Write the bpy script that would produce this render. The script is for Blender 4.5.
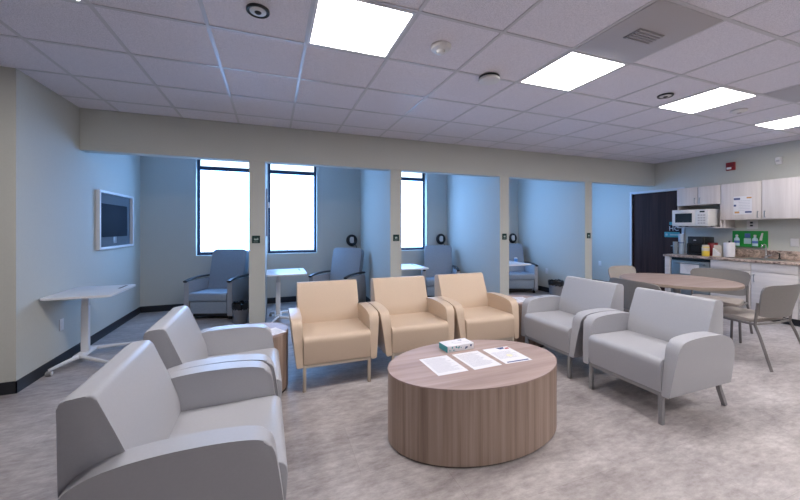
import bpy, bmesh, math, random
from math import sin, cos, pi, radians
from mathutils import Vector, Matrix
random.seed(7)
for o in list(bpy.data.objects): bpy.data.objects.remove(o)
SC = bpy.context.scene
COL = SC.collection

# ------------------------------------------------------------ camera
CAMZ = 1.356
cam_d = bpy.data.cameras.new('camera'); cam = bpy.data.objects.new('camera', cam_d); COL.objects.link(cam)
cam_d.sensor_width = 36.0; cam_d.sensor_fit = 'HORIZONTAL'
cam_d.lens = 341.4/800*36.0
cam_d.shift_y = -(250-227.5)/800
cam_d.clip_start = 0.05
cam.location = (0, 0, CAMZ); cam.rotation_euler = (pi/2, 0, -0.359)
SC.camera = cam
# ------------------------------------------------------------ world, exposure
W = bpy.data.worlds.new('world'); SC.world = W; W.use_nodes = True
bg = W.node_tree.nodes['Background']; bg.inputs[0].default_value = (0.62, 0.82, 1.0, 1); bg.inputs[1].default_value = 3.0
SC.view_settings.view_transform = 'Standard'; SC.view_settings.look = 'None'
SC.view_settings.gamma = 1; SC.view_settings.exposure = 0.0
SC.view_settings.use_curve_mapping = False
PANEL_E = 27.0; PANEL_C = (1.0, 0.96, 0.95)
BLIND_E = 11.5; BLIND_C = (0.23, 0.49, 1.0)

# ------------------------------------------------------------ materials
def mat(name, col, rough=0.6, metal=0.0, spec=0.5, emit=None, es=0.0, coat=0.0):
    m = bpy.data.materials.new(name); m.use_nodes = True
    b = m.node_tree.nodes['Principled BSDF']
    b.inputs['Base Color'].default_value = (*col, 1); b.inputs['Roughness'].default_value = rough
    b.inputs['Metallic'].default_value = metal; b.inputs['Specular IOR Level'].default_value = spec
    b.inputs['Coat Weight'].default_value = coat
    if emit: b.inputs['Emission Color'].default_value = (*emit, 1); b.inputs['Emission Strength'].default_value = es
    return m
def nodes(m): return m.node_tree.nodes, m.node_tree.links, m.node_tree.nodes['Principled BSDF']
def noise_col(m, scale, c1, c2, detail=4, stretch=(1,1,1), lo=.35, hi=.65, coord='Object', bump=0, rough=.6, dist=0, rot=0):
    N, L, b = nodes(m)
    tc = N.new('ShaderNodeTexCoord'); mp = N.new('ShaderNodeMapping'); mp.inputs['Scale'].default_value = stretch
    mp.inputs['Rotation'].default_value = (0, 0, rot)
    L.new(tc.outputs[coord], mp.inputs[0])
    n = N.new('ShaderNodeTexNoise'); n.inputs['Scale'].default_value = scale; n.inputs['Detail'].default_value = detail
    n.inputs['Roughness'].default_value = rough; n.inputs['Distortion'].default_value = dist
    L.new(mp.outputs[0], n.inputs[0])
    r = N.new('ShaderNodeValToRGB'); r.color_ramp.elements[0].position = lo; r.color_ramp.elements[1].position = hi
    r.color_ramp.elements[0].color = (*c1, 1); r.color_ramp.elements[1].color = (*c2, 1)
    L.new(n.outputs[0], r.inputs[0]); L.new(r.outputs[0], b.inputs['Base Color'])
    if bump:
        bp = N.new('ShaderNodeBump'); bp.inputs['Strength'].default_value = bump; bp.inputs['Distance'].default_value = .002
        L.new(n.outputs[0], bp.inputs['Height']); L.new(bp.outputs[0], b.inputs['Normal'])
    return m, r
def fine(name, col, rough, var=.04, scale=40, bump=.1, **k):
    m = mat(name, col, rough, **k)
    c1 = tuple(max(0, c*(1-var)) for c in col); c2 = tuple(c*(1+var) for c in col)
    return noise_col(m, scale, c1, c2, bump=bump)[0]

M = {}
M['paint'] = fine('wall_paint', (.54, .545, .505), .75, .015, 60, .04)
M['paint_dim'] = fine('bounce_darkened_paint', (.27, .275, .28), .75, .015, 60, .04)  # unseen walls darkened to cut bounce onto faces turned to the camera
M['ceil'] = mat('ceiling_tile', (.70, .67, .70), .9)
noise_col(M['ceil'], 260, (.63,.60,.645), (.86,.82,.87), detail=5, lo=.38, hi=.56, bump=.25)
M['tbar'] = mat('ceiling_bar_metal', (.60,.58,.60), .36, spec=.4)
M['base'] = fine('vinyl_baseboard', (.018,.021,.027), .45, .1)
# floor: mottled stone look vinyl planks
fm = mat('floor_vinyl', (.4,.36,.36), .42, spec=.4)
N, L, b = nodes(fm)
tc = N.new('ShaderNodeTexCoord')
mp = N.new('ShaderNodeMapping'); mp.inputs['Scale'].default_value = (1, 2.0, 1); mp.inputs['Rotation'].default_value = (0,0,radians(3)); L.new(tc.outputs['Object'], mp.inputs[0])
n1 = N.new('ShaderNodeTexNoise'); n1.inputs['Scale'].default_value = 2.0; n1.inputs['Detail'].default_value = 9; n1.inputs['Roughness'].default_value = .80; n1.inputs['Distortion'].default_value = .15
L.new(mp.outputs[0], n1.inputs[0])
r1 = N.new('ShaderNodeValToRGB'); e = r1.color_ramp.elements
e[0].position = .30; e[0].color = (.27,.24,.235,1); e[1].position = .72; e[1].color = (.605,.57,.557,1)
x = e.new(.5); x.color = (.435,.397,.388,1)
L.new(n1.outputs[0], r1.inputs[0])
n2 = N.new('ShaderNodeTexNoise'); n2.inputs['Scale'].default_value = 11; n2.inputs['Detail'].default_value = 8; n2.inputs['Roughness'].default_value = .7
mp2 = N.new('ShaderNodeMapping'); mp2.inputs['Scale'].default_value = (1, 2.6, 1); L.new(tc.outputs['Object'], mp2.inputs[0]); L.new(mp2.outputs[0], n2.inputs[0])
r2 = N.new('ShaderNodeValToRGB'); r2.color_ramp.elements[0].position=.3; r2.color_ramp.elements[0].color=(.70,.68,.68,1); r2.color_ramp.elements[1].position=.68; r2.color_ramp.elements[1].color=(1.12,1.12,1.12,1)
L.new(n2.outputs[0], r2.inputs[0])
mx = N.new('ShaderNodeMix'); mx.data_type='RGBA'; mx.blend_type='MULTIPLY'; mx.inputs[0].default_value=1
L.new(r1.outputs[0], mx.inputs[6]); L.new(r2.outputs[0], mx.inputs[7])
br = N.new('ShaderNodeTexBrick'); br.inputs['Color1'].default_value=(1.03,1.03,1.03,1); br.inputs['Color2'].default_value=(.92,.915,.915,1); br.inputs['Mortar'].default_value=(.84,.82,.82,1)
br.inputs['Scale'].default_value=1; br.inputs['Mortar Size'].default_value=.0018; br.inputs['Brick Width'].default_value=.92; br.inputs['Row Height'].default_value=.46
L.new(tc.outputs['Object'], br.inputs[0])
mx2 = N.new('ShaderNodeMix'); mx2.data_type='RGBA'; mx2.blend_type='MULTIPLY'; mx2.inputs[0].default_value=1
L.new(mx.outputs[2], mx2.inputs[6]); L.new(br.outputs[0], mx2.inputs[7]); L.new(mx2.outputs[2], b.inputs['Base Color'])
M['floor'] = fm
def wood(name, dark, mid, light, stretch, scale=9):
    m = mat(name, mid, .48, spec=.4)
    _, r = noise_col(m, scale, dark, light, detail=6, stretch=stretch, lo=.3, hi=.7, rough=.62)
    x = r.color_ramp.elements.new(.5); x.color = (*mid, 1)
    return m
DW, MW, LW = (.20,.135,.105), (.345,.25,.20), (.46,.35,.29)
M['wood_v'] = wood('laminate_vertical_grain', DW, MW, LW, (1,1,.02), 24)
M['wood_h'] = wood('laminate_lengthwise_grain', (.30,.215,.19), (.385,.285,.255), (.46,.35,.32), (.07,1.3,1), 14)
M['oak'] = wood('table_laminate', (.215,.155,.135), (.27,.20,.175), (.32,.245,.215), (.1,1.3,1), 12)
M['edge'] = mat('laminate_edge', (.31,.25,.20), .5)
M['plinth'] = mat('dark_plinth', (.06,.045,.04), .6)
M['vbeige'] = fine('beige_vinyl', (.60,.468,.355), .42, .015, 90, .06, spec=.35)
M['vgrey'] = fine('grey_vinyl', (.40,.40,.425), .40, .015, 90, .06, spec=.4)
M['pbeige'] = mat('shaded_beige_piping', (.36,.26,.18), .5); M['pgrey'] = mat('shaded_grey_piping', (.17,.17,.185), .5)  # same vinyl colours darkened: shade along the seam put into the piping
M['mbeige'] = mat('beige_painted_metal', (.52,.45,.37), .4, metal=.3)
M['mgrey'] = mat('grey_painted_metal', (.30,.30,.31), .35, metal=.5)
M['mtaupe'] = mat('taupe_painted_metal', (.19,.175,.17), .4, metal=.4)
M['taupe'] = fine('taupe_plastic_shell', (.20,.186,.178), .5, .02)
M['tseat'] = fine('taupe_vinyl_seat', (.34,.295,.265), .45, .02)
M['cream'] = fine('cream_plastic_shell', (.34,.31,.285), .5, .02)
M['rec'] = fine('grey_recliner_vinyl', (.27,.32,.385), .5, .03)
M['recside'] = fine('recliner_side_laminate', (.34,.35,.38), .55, .03)
M['blk'] = mat('black_plastic', (.012,.012,.014), .35)
M['liner'] = fine('black_bin_liner', (.01,.01,.012), .25, .2, 30, .6)
M['bin'] = mat('grey_plastic_bin', (.22,.22,.24), .5)
M['white'] = fine('white_laminate', (.74,.74,.76), .35, .01)
M['wplast'] = mat('white_plastic', (.72,.71,.71), .4)
M['paper'] = fine('white_paper', (.74,.73,.77), .8, .015, 120, .02)
M['ink'] = mat('grey_print', (.42,.42,.48), .8)
M['navy'] = mat('navy_print', (.05,.08,.22), .7)
M['red'] = mat('red_print', (.45,.10,.10), .7)
M['orange'] = mat('orange_print', (.60,.33,.13), .7)
M['teal'] = mat('teal_print', (.05,.30,.33), .6)
M['yellow'] = mat('yellow_plastic', (.78,.55,.06), .5)
M['redp'] = mat('red_plastic', (.24,.010,.015), .4)
M['creamp'] = mat('cream_plastic', (.62,.55,.46), .5)
M['frame'] = mat('navy_window_frame', (.018,.035,.075), .4)
M['lam'] = mat('cabinet_laminate', (.50,.45,.44), .5)
noise_col(M['lam'], 22, (.60,.545,.53), (.72,.665,.65), detail=5, stretch=(1,1,.04), lo=.3, hi=.7)
M['lamb'] = mat('cabinet_laminate_base', (.5,.46,.46), .5)
noise_col(M['lamb'], 22, (.55,.515,.51), (.65,.61,.60), detail=5, stretch=(1,.05,1), lo=.3, hi=.7)
M['counter'] = mat('stone_countertop', (.35,.28,.24), .3)
noise_col(M['counter'], 13, (.085,.055,.05), (.62,.49,.41), detail=9, lo=.38, hi=.60, rough=.75, dist=1.0)
M['steel'] = mat('brushed_steel', (.28,.32,.34), .32, metal=.85)
M['chrome'] = mat('chrome', (.7,.7,.72), .15, metal=1)
M['door'] = mat('dark_wood_door', (.03,.018,.018), .65, spec=.2)
noise_col(M['door'], 16, (.020,.009,.009), (.055,.028,.025), detail=6, stretch=(1,1,.04), lo=.3, hi=.7)
M['dframe'] = mat('door_frame_paint', (.62,.65,.70), .5)
M['green'] = mat('green_plastic_board', (.018,.30,.05), .45)
M['bottle'] = mat('pale_blue_bottle', (.45,.62,.66), .35)
M['blue'] = mat('blue_label', (.10,.18,.48), .5)
M['signg'] = mat('dark_green_sign', (.012,.04,.038), .6, spec=.2)
M['signw'] = mat('pale_sign_mark', (.36,.46,.44), .5)
M['dark'] = mat('dark_glass', (.012,.018,.03), .75, spec=.15)
M['mwglass'] = mat('microwave_glass', (.01,.018,.025), .2)
M['inner'] = mat('grey_recess', (.13,.15,.17), .8, spec=.1)
M['cup'] = mat('clear_cup_plastic', (.30,.35,.40), .25, spec=.6); M['cup'].node_tree.nodes['Principled BSDF'].inputs['Alpha'].default_value = .85
M['diff'] = mat('diffuser_panel', (.47,.45,.47), .6)
M['vent'] = mat('vent_grille', (.25,.24,.25), .6)
M['panel'] = mat('light_diffuser', (.9,.9,.9), .5, emit=PANEL_C, es=PANEL_E)
M['blind'] = mat('blind_fabric', (.6,.7,.8), .8, emit=BLIND_C, es=BLIND_E)  # daylight through the fabric is given as its own blue emission
nb, lb, bb = nodes(M['blind'])
tcb = nb.new('ShaderNodeTexCoord'); wv = nb.new('ShaderNodeTexNoise'); wv.inputs['Scale'].default_value = 8
lb.new(tcb.outputs['Object'], wv.inputs[0])
g = bpy.data.materials.new('window_glass'); g.use_nodes = True
N = g.node_tree.nodes; L = g.node_tree.links; N.remove(N['Principled BSDF'])
t_ = N.new('ShaderNodeBsdfTransparent'); gl = N.new('ShaderNodeBsdfGlossy'); gl.inputs['Roughness'].default_value=.02; fr = N.new('ShaderNodeFresnel'); mxs = N.new('ShaderNodeMixShader')
L.new(fr.outputs[0], mxs.inputs[0]); L.new(t_.outputs[0], mxs.inputs[1]); L.new(gl.outputs[0], mxs.inputs[2]); L.new(mxs.outputs[0], N['Material Output'].inputs[0])
M['glass'] = g

# ------------------------------------------------------------ mesh helpers
def BM(): return bmesh.new()
def xf(verts, mtx):
    for v in verts: v.co = mtx @ v.co
def bx(bm, x0, x1, y0, y1, z0, z1, bev=0, seg=2, mtx=None):
    vs = [bm.verts.new((x, y, z)) for x in (x0, x1) for y in (y0, y1) for z in (z0, z1)]
    F = [(0,1,3,2),(4,6,7,5),(0,4,5,1),(2,3,7,6),(0,2,6,4),(1,5,7,3)]
    fs = [bm.faces.new([vs[i] for i in f]) for f in F]
    es = list({e for f in fs for e in f.edges})
    out = vs
    if bev:
        r = bmesh.ops.bevel(bm, geom=es+vs, offset=bev, segments=seg, profile=.5, affect='EDGES')
        out = list({v for f in r['faces'] for v in f.verts} | {v for v in vs if v.is_valid})
        ff = set()
        for v in out:
            for f in v.link_faces: ff.add(f)
        out = list({v for f in ff for v in f.verts})
    if mtx: xf(out, mtx)
    return out
def prism(bm, prof, a0, a1, axis='x', bev=0, seg=2, fn=None, mtx=None):
    """prof: list of 2D points; extruded along axis from a0 to a1. axis x: prof=(y,z); y: (x,z); z: (x,y)"""
    def P(a, p):
        return {'x': (a, p[0], p[1]), 'y': (p[0], a, p[1]), 'z': (p[0], p[1], a)}[axis]
    A = [bm.verts.new(P(a0, p)) for p in prof]; B = [bm.verts.new(P(a1, p)) for p in prof]
    n = len(prof); fs = [bm.faces.new(A), bm.faces.new(B[::-1])]
    caps = list(fs[0].edges) + list(fs[1].edges)
    for i in range(n): fs.append(bm.faces.new([A[i], B[i], B[(i+1)%n], A[(i+1)%n]]))
    out = A+B
    if fn:
        for v in out: v.co = Vector(fn(v.co))
    if bev:
        r = bmesh.ops.bevel(bm, geom=caps, offset=bev, segments=seg, profile=.5, affect='EDGES', clamp_overlap=True)
        ff = set(r['faces']) | {f for f in fs if f.is_valid}
        out = list({v for f in ff for v in f.verts})
    if mtx: xf(out, mtx)
    return out
def rprof(pts, rad, seg=5):
    """round the corners of a closed 2D polygon; rad: one number or list"""
    out = []; n = len(pts)
    for i in range(n):
        r = rad if isinstance(rad, (int, float)) else rad[i]
        p = Vector(pts[i]).to_2d(); a = Vector(pts[i-1]).to_2d()-p; b_ = Vector(pts[(i+1)%n]).to_2d()-p
        if r <= 0: out.append((p.x, p.y)); continue
        r = min(r, a.length*.49, b_.length*.49)
        A = p+a.normalized()*r; B = p+b_.normalized()*r
        for k in range(seg+1):
            t = k/seg; q = A*(1-t)**2+p*2*t*(1-t)+B*t*t; out.append((q.x, q.y))
    return out
def tube(bm, pts, r, n=8, square=False, cap=True):
    pts = [Vector(p) for p in pts]; rings = []
    if square: n = 4
    up0 = None
    for i, p in enumerate(pts):
        if i == 0: d = pts[1]-p
        elif i == len(pts)-1: d = p-pts[i-1]
        else: d = (pts[i+1]-p).normalized()+(p-pts[i-1]).normalized()
        d.normalize()
        if up0 is None:
            up0 = Vector((0,0,1)) if abs(d.z) < .9 else Vector((1,0,0))
        s = d.cross(up0)
        if s.length < 1e-4: s = d.orthogonal()
        s.normalize(); u = s.cross(d).normalized(); up0 = u
        rr = r[i] if isinstance(r, (list, tuple)) else r
        off = pi/4 if square else 0; k = 1.414 if square else 1
        rings.append([bm.verts.new(p+(s*cos(2*pi*j/n+off)+u*sin(2*pi*j/n+off))*rr*k) for j in range(n)])
    for a, b_ in zip(rings, rings[1:]):
        for j in range(n): bm.faces.new([a[j], a[(j+1)%n], b_[(j+1)%n], b_[j]])
    if cap:
        bm.faces.new(rings[0][::-1]); bm.faces.new(rings[-1])
def lathe(bm, prof, c=(0,0,0), n=32, sx=1, sy=1, mtx=None, cap=True):
    """prof: (r,z) list bottom to top"""
    rings = []; out = []
    for r, z in prof:
        ring = [bm.verts.new((c[0]+r*sx*cos(2*pi*j/n), c[1]+r*sy*sin(2*pi*j/n), c[2]+z)) for j in range(n)]
        rings.append(ring); out += ring
    for a, b_ in zip(rings, rings[1:]):
        for j in range(n): bm.faces.new([a[j], a[(j+1)%n], b_[(j+1)%n], b_[j]])
    if cap: bm.faces.new(rings[0][::-1]); bm.faces.new(rings[-1])
    if mtx: xf(out, mtx)
    return out
def build(name, bm, m, parent=None, loc=None, smooth=True, ang=38, **props):
    bmesh.ops.recalc_face_normals(bm, faces=bm.faces)
    for f in bm.faces: f.smooth = smooth
    if smooth:
        for e in bm.edges:
            if len(e.link_faces) == 2 and e.calc_face_angle(0) > radians(ang): e.smooth = False
    me = bpy.data.meshes.new(name); bm.to_mesh(me); bm.free()
    if isinstance(m, str): m = M[m]
    me.materials.append(m)
    o = bpy.data.objects.new(name, me); COL.objects.link(o)
    if loc: o.location = loc
    if parent: o.parent = parent
    for k, v in props.items(): o[k] = v
    return o
def struct(name, bm, m, parent=None, **k):
    return build(name, bm, m, parent, smooth=k.pop('smooth', False), kind='structure', **k)
def thing(name, label, cat, loc=(0,0,0), rz=0, group=None):
    o = bpy.data.objects.new(name, None); o.empty_display_size = .1; COL.objects.link(o)
    o.location = loc; o.rotation_euler = (0,0,rz); o['label'] = label; o['category'] = cat
    if group: o['group'] = group
    return o
def solo(name, bm, m, label, cat, loc=None, group=None, rz=0, **k):
    o = build(name, bm, m, loc=loc, **k); o['label'] = label; o['category'] = cat
    if group: o['group'] = group
    o.rotation_euler = (0,0,rz)
    return o
def dup(root, loc, rz, label, group=None, swap=None):
    r = root.copy(); COL.objects.link(r); r.location = loc; r.rotation_euler = (0,0,rz); r['label'] = label
    if group: r['group'] = group
    def rec(src, dst):
        for ch in list(src.children):
            c = ch.copy()
            if swap and ch.data and ch.data.materials and ch.data.materials[0].name in swap:
                key = (ch.data.name, swap[ch.data.materials[0].name].name)
                if key not in CACHE:
                    d = ch.data.copy(); d.materials[0] = swap[ch.data.materials[0].name]; CACHE[key] = d
                c.data = CACHE[key]
            COL.objects.link(c); c.parent = dst; rec(ch, c)
    rec(root, r)
    return r
CACHE = {}
def text_mesh(name, s, size, m, parent, mtx, depth=.0006):
    cu = bpy.data.curves.new(name, 'FONT'); cu.body = s; cu.size = size; cu.extrude = depth; cu.align_x = 'CENTER'; cu.align_y = 'CENTER'; cu.resolution_u = 2
    to = bpy.data.objects.new(name+'_tmp', cu); COL.objects.link(to)
    bpy.context.view_layer.update()
    me = bpy.data.meshes.new_from_object(to.evaluated_get(bpy.context.evaluated_depsgraph_get()))
    bpy.data.objects.remove(to); me.materials.clear(); me.materials.append(M[m]); me.transform(mtx)
    o = bpy.data.objects.new(name, me); COL.objects.link(o)
    if parent: o.parent = parent
    return o

# ------------------------------------------------------------ room
H = 2.66; XL, XR, YP, YB, YF = -1.96, 7.33, 4.70, 6.53, 3.72
XW, YS = -4.6, -3.6     # west end and the end behind the camera
PT = .15; HZ = 2.20
T = .61; X0 = .2233; Y0 = 2.5003
b = BM(); bx(b, XW-.2, XR+.2, YS-.2, YB+.3, -.1, 0); struct('floor', b, 'floor')
b = BM(); bx(b, XW-.2, XR+.2, YS-.2, YB+.3, H, H+.1); struct('ceiling', b, 'ceil')
b = BM()
i = -8
xs = []
while X0+i*T < XR:
    if X0+i*T > XW: xs.append(X0+i*T)
    i += 1
ys = []
j = -10
while Y0+j*T < YP:
    if Y0+j*T > YS: ys.append(Y0+j*T)
    j += 1
for x_ in xs: bx(b, x_-.012, x_+.012, YS, YF if x_ < XL else YP, H-.004, H)
for y_ in ys: bx(b, XW if y_ < YF else XL, XR, y_-.012, y_+.012, H-.0045, H-.0005)
struct('trim_1', b, 'tbar')
# walls
b = BM(); bx(b, XW-.2, XL, YF, YB+.2, 0, H); struct('wall_left', b, 'paint')
b = BM(); bx(b, XW-.2, XW, YS-.2, YF, 0, H); struct('wall_west', b, 'paint_dim')
b = BM(); bx(b, XW-.2, XR+.2, YS-.2, YS, 0, H); struct('wall_rear', b, 'paint_dim')
b = BM()
DY0, DY1, DZ = 4.21, 5.175, 2.075
bx(b, XR, XR+.2, YS, DY0, 0, H); bx(b, XR, XR+.2, DY1, YB+.2, 0, H); bx(b, XR, XR+.2, DY0, DY1, DZ, H)
bx(b, XR+.12, XR+.2, DY0, DY1, 0, DZ)
struct('wall_right', b, 'paint')
WIN = [(-1.185, -.32), (-.065, .79), (2.18, 3.05), (3.85, 4.71), (5.75, 6.61)]
WZ0, WZ1 = .885, 2.56
b = BM()
bx(b, XL, XR, YB, YB+.2, 0, WZ0); bx(b, XL, XR, YB, YB+.2, WZ1, H)
xx = XL
for a, c in WIN: bx(b, xx, a, YB, YB+.2, WZ0, WZ1); xx = c
bx(b, xx, XR, YB, YB+.2, WZ0, WZ1)
struct('wall_back', b, 'paint')
b = BM(); bx(b, XL, XR, YP, YP+PT, HZ, H, .006, 2); struct('wall_header', b, 'paint')
DIV = [(-.27, -.083), (1.616, 1.787), (3.528, 3.709), (5.411, 5.586)]
for a, c in DIV:
    b = BM(); bx(b, a, c, YP+.0005, YB, 0, HZ); bx(b, a, c, YP+PT, YB, HZ, H); struct('wall_divider', b, 'paint')
# baseboards
BH = .10; BT = .008
b = BM(); bx(b, XL, XL+BT, YF-BT, YB, 0, BH); struct('baseboard_left', b, 'base')
b = BM(); bx(b, XW, XL+BT, YF-BT, YF, 0, BH); struct('baseboard_front', b, 'base')
b = BM(); bx(b, XL+BT, DIV[0][0]-BT, YB-BT, YB, 0, BH)
for k in range(3): bx(b, DIV[k][1]+BT, DIV[k+1][0]-BT, YB-BT, YB, 0, BH)
bx(b, DIV[3][1]+BT, XR, YB-BT, YB, 0, BH); struct('baseboard_back', b, 'base')
b = BM()
for a, c in DIV:
    bx(b, a-BT, a, YP-BT, YB, 0, BH); bx(b, c, c+BT, YP-BT, YB, 0, BH); bx(b, a-BT, c+BT, YP-BT, YP, 0, BH)
struct('baseboard_divider', b, 'base')
b = BM(); bx(b, XR-BT, XR, DY1+.06, YB-BT, 0, BH); bx(b, XR-BT, XR, YS, 1.84, 0, BH); struct('baseboard_right', b, 'base')
# windows
for k, (a, c) in enumerate(WIN):
    y0, y1 = YB+.10, YB+.15
    b = BM(); f = .042
    bx(b, a, a+f, y0, y1, WZ0, WZ1); bx(b, c-f, c, y0, y1, WZ0, WZ1)
    bx(b, a+f, c-f, y0, y1, WZ0, WZ0+f); bx(b, a+f, c-f, y0, y1, WZ1-f*.4, WZ1); bx(b, a+f, c-f, y0, y1, 2.355, 2.405)
    w = struct('window_%d' % (k+1), b, 'frame')
    b = BM(); bx(b, a+f, c-f, y0+.03, y0+.036, WZ0+f, 2.355); bx(b, a+f, c-f, y0+.03, y0+.036, 2.405, WZ1-f*.4); build('glass', b, 'glass', w)
    where = ['above the first bay recliner', 'beside the second bay laptop table', 'in the third bay', 'of the fourth bay', 'of the last bay'][k]
    t = thing('roller_blind', 'glowing white roller blind on the window '+where, 'blind', ((a+c)/2, y0+.012, 0))
    hw = (c-a)/2-f-.004
    b = BM(); bx(b, -hw, hw, -.001, .001, WZ0+f+.02, 2.335); build('fabric', b, 'blind', t)
    b = BM(); bx(b, -hw, hw, -.008, .008, WZ0+f+.004, WZ0+f+.02, .003); build('hem_bar', b, 'white', t)
    b = BM(); bx(b, -hw, hw, -.02, .008, 2.335, 2.354, .003); build('headrail', b, 'frame', t)
# dark wood door on the right wall
b = BM(); bx(b, XR+.02, XR+.065, DY0+.003, DY1-.003, .006, DZ-.003); d = struct('door_1', b, 'door')
b = BM()
bx(b, XR-.015, XR+.12, DY0-.045, DY0, 0, DZ+.045, .003); bx(b, XR-.015, XR+.12, DY1, DY1+.045, 0, DZ+.045, .003); bx(b, XR-.015, XR+.12, DY0, DY1, DZ, DZ+.045, .003)
struct('trim_2', b, 'dframe')
for z in (.25, 1.08, 1.88):
    b = BM(); tube(b, [(XR+.012, DY1-.01, z-.05), (XR+.012, DY1-.01, z+.05)], .008); build('hinge', b, 'blk', d)
b = BM(); tube(b, [(XR+.02, DY0+.06, 1.0), (XR-.03, DY0+.06, 1.0), (XR-.035, DY0+.17, 1.0)], .01); build('door_handle', b, 'steel', d)

# ------------------------------------------------------------ ceiling fixtures
def tile(i, j): return X0+(i+.5)*T, Y0+(j+.5)*T
LIGHTS = [(0,-1,'large square ceiling light panel at the top left of centre, above the leftmost beige chair'), (3,-1,'square ceiling light panel beside the grey air diffuser, left of the ringed ceiling speaker'),
          (6,-1,'square ceiling light panel between two small round fixtures, third from the left'), (9,-1,'rightmost square ceiling light panel near the kitchen wall'),
          (-3,-1,'square ceiling light panel just peeking in at the top left edge'),]
for jj in (-5, -9):
    for ii, w_ in ((3,'left'), (6,'middle'), (9,'right')): LIGHTS.append((ii, jj, w_+' ceiling light panel of the '+('nearer' if jj == -5 else 'farther')+' row behind the viewer'))
P0 = None
for ii, jj, lab in LIGHTS:
    x_, y_ = tile(ii, jj)
    if P0 is None:
        P0 = thing('ceiling_light', lab, 'ceiling light', (x_, y_, H), 0, 'ceiling light panels')
        h = .293
        b = BM(); w_ = .018
        bx(b, -h, h, -h, -h+w_, -.006, -.0005); bx(b, -h, h, h-w_, h, -.006, -.0005); bx(b, -h, -h+w_, -h+w_, h-w_, -.006, -.0005); bx(b, h-w_, h, -h+w_, h-w_, -.006, -.0005)
        build('frame', b, 'wplast', P0)
        b = BM(); bx(b, -h+w_, h-w_, -h+w_, h-w_, -.0045, -.001); build('diffuser', b, 'panel', P0)
    else: dup(P0, (x_, y_, H), 0, lab)
def air_diffuser(i, j, lab):
    x_, y_ = tile(i, j)
    t = thing('air_diffuser', lab, 'air vent', (x_, y_, H))
    h = .293
    b = BM(); bx(b, -h, h, -h, h, -.008, -.0005, .002); build('face_plate', b, 'diff', t)
    b = BM(); bx(b, -.12, .12, -.06, .06, -.014, -.008, .003); g_ = build('neck', b, 'vent', t)
    b = BM()
    for k in range(5): bx(b, -.11, .11, -.05+k*.022, -.042+k*.022, -.022, -.013)
    build('louvre', b, 'diff', t)
    return t
air_diffuser(3, -2, 'square grey air diffuser with a small centre grille, next to the second light panel')
air_diffuser(7, -2, 'plain grey ceiling air diffuser cut by the right edge of the picture')
def downlight(x_, y_, lab, r):
    t = thing('ceiling_speaker', lab, 'ceiling speaker', (x_, y_, H))
    b = BM(); lathe(b, [(r, -.0005), (r, -.012), (r*.93, -.016), (r*.72, -.010), (r*.72, -.0005)], cap=False); build('outer_ring', b, 'blk', t)
    b = BM(); lathe(b, [(r*.71, -.0005), (r*.71, -.012), (r*.5, -.018), (r*.3, -.016), (r*.3, -.0005)], cap=False); build('cone', b, 'wplast', t)
    b = BM(); lathe(b, [(r*.3, -.0005), (r*.3, -.017), (r*.18, -.024), (.001, -.026)]); build('centre_cap', b, 'blk', t)
downlight(-.078, 2.215, 'round ceiling speaker with a thick black ring at the top left of the picture', .066)
downlight(3.63, 2.23, 'small round black ringed ceiling speaker left of the third light panel', .068)
t = thing('smoke_detector', 'white domed smoke detector between the first two light panels, with a small nozzle', 'smoke detector', (1.137, 2.195, H))
b = BM(); lathe(b, [(.074, -.0005), (.074, -.012), (.066, -.026), (.034, -.034), (.001, -.034)]); build('body', b, 'wplast', t)
b = BM(); lathe(b, [(.032, -.034), (.03, -.052), (.022, -.058), (.001, -.058)]); build('sensor', b, 'wplast', t)
t = thing('smoke_detector', 'wide white ceiling detector with its base shadow as a black disc, left of the second light panel', 'smoke detector', (1.757, 2.49, H))
b = BM(); lathe(b, [(.088, -.0045), (.088, -.016), (.001, -.016)]); build('base_shadow_disc', b, 'blk', t)
b = BM(); lathe(b, [(.08, -.016), (.092, -.026), (.088, -.040), (.045, -.052), (.001, -.053)]); build('body', b, 'wplast', t)
t = thing('smoke_detector', 'small white detector on the ceiling right of the third light panel', 'smoke detector', (4.853, 2.225, H))
b = BM(); lathe(b, [(.07, -.0005), (.07, -.014), (.05, -.03), (.001, -.034)]); build('body', b, 'wplast', t)
b = BM(); lathe(b, [(.018, -.033), (.016, -.04), (.001, -.042)], n=16); build('sensor', b, 'diff', t)

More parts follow.
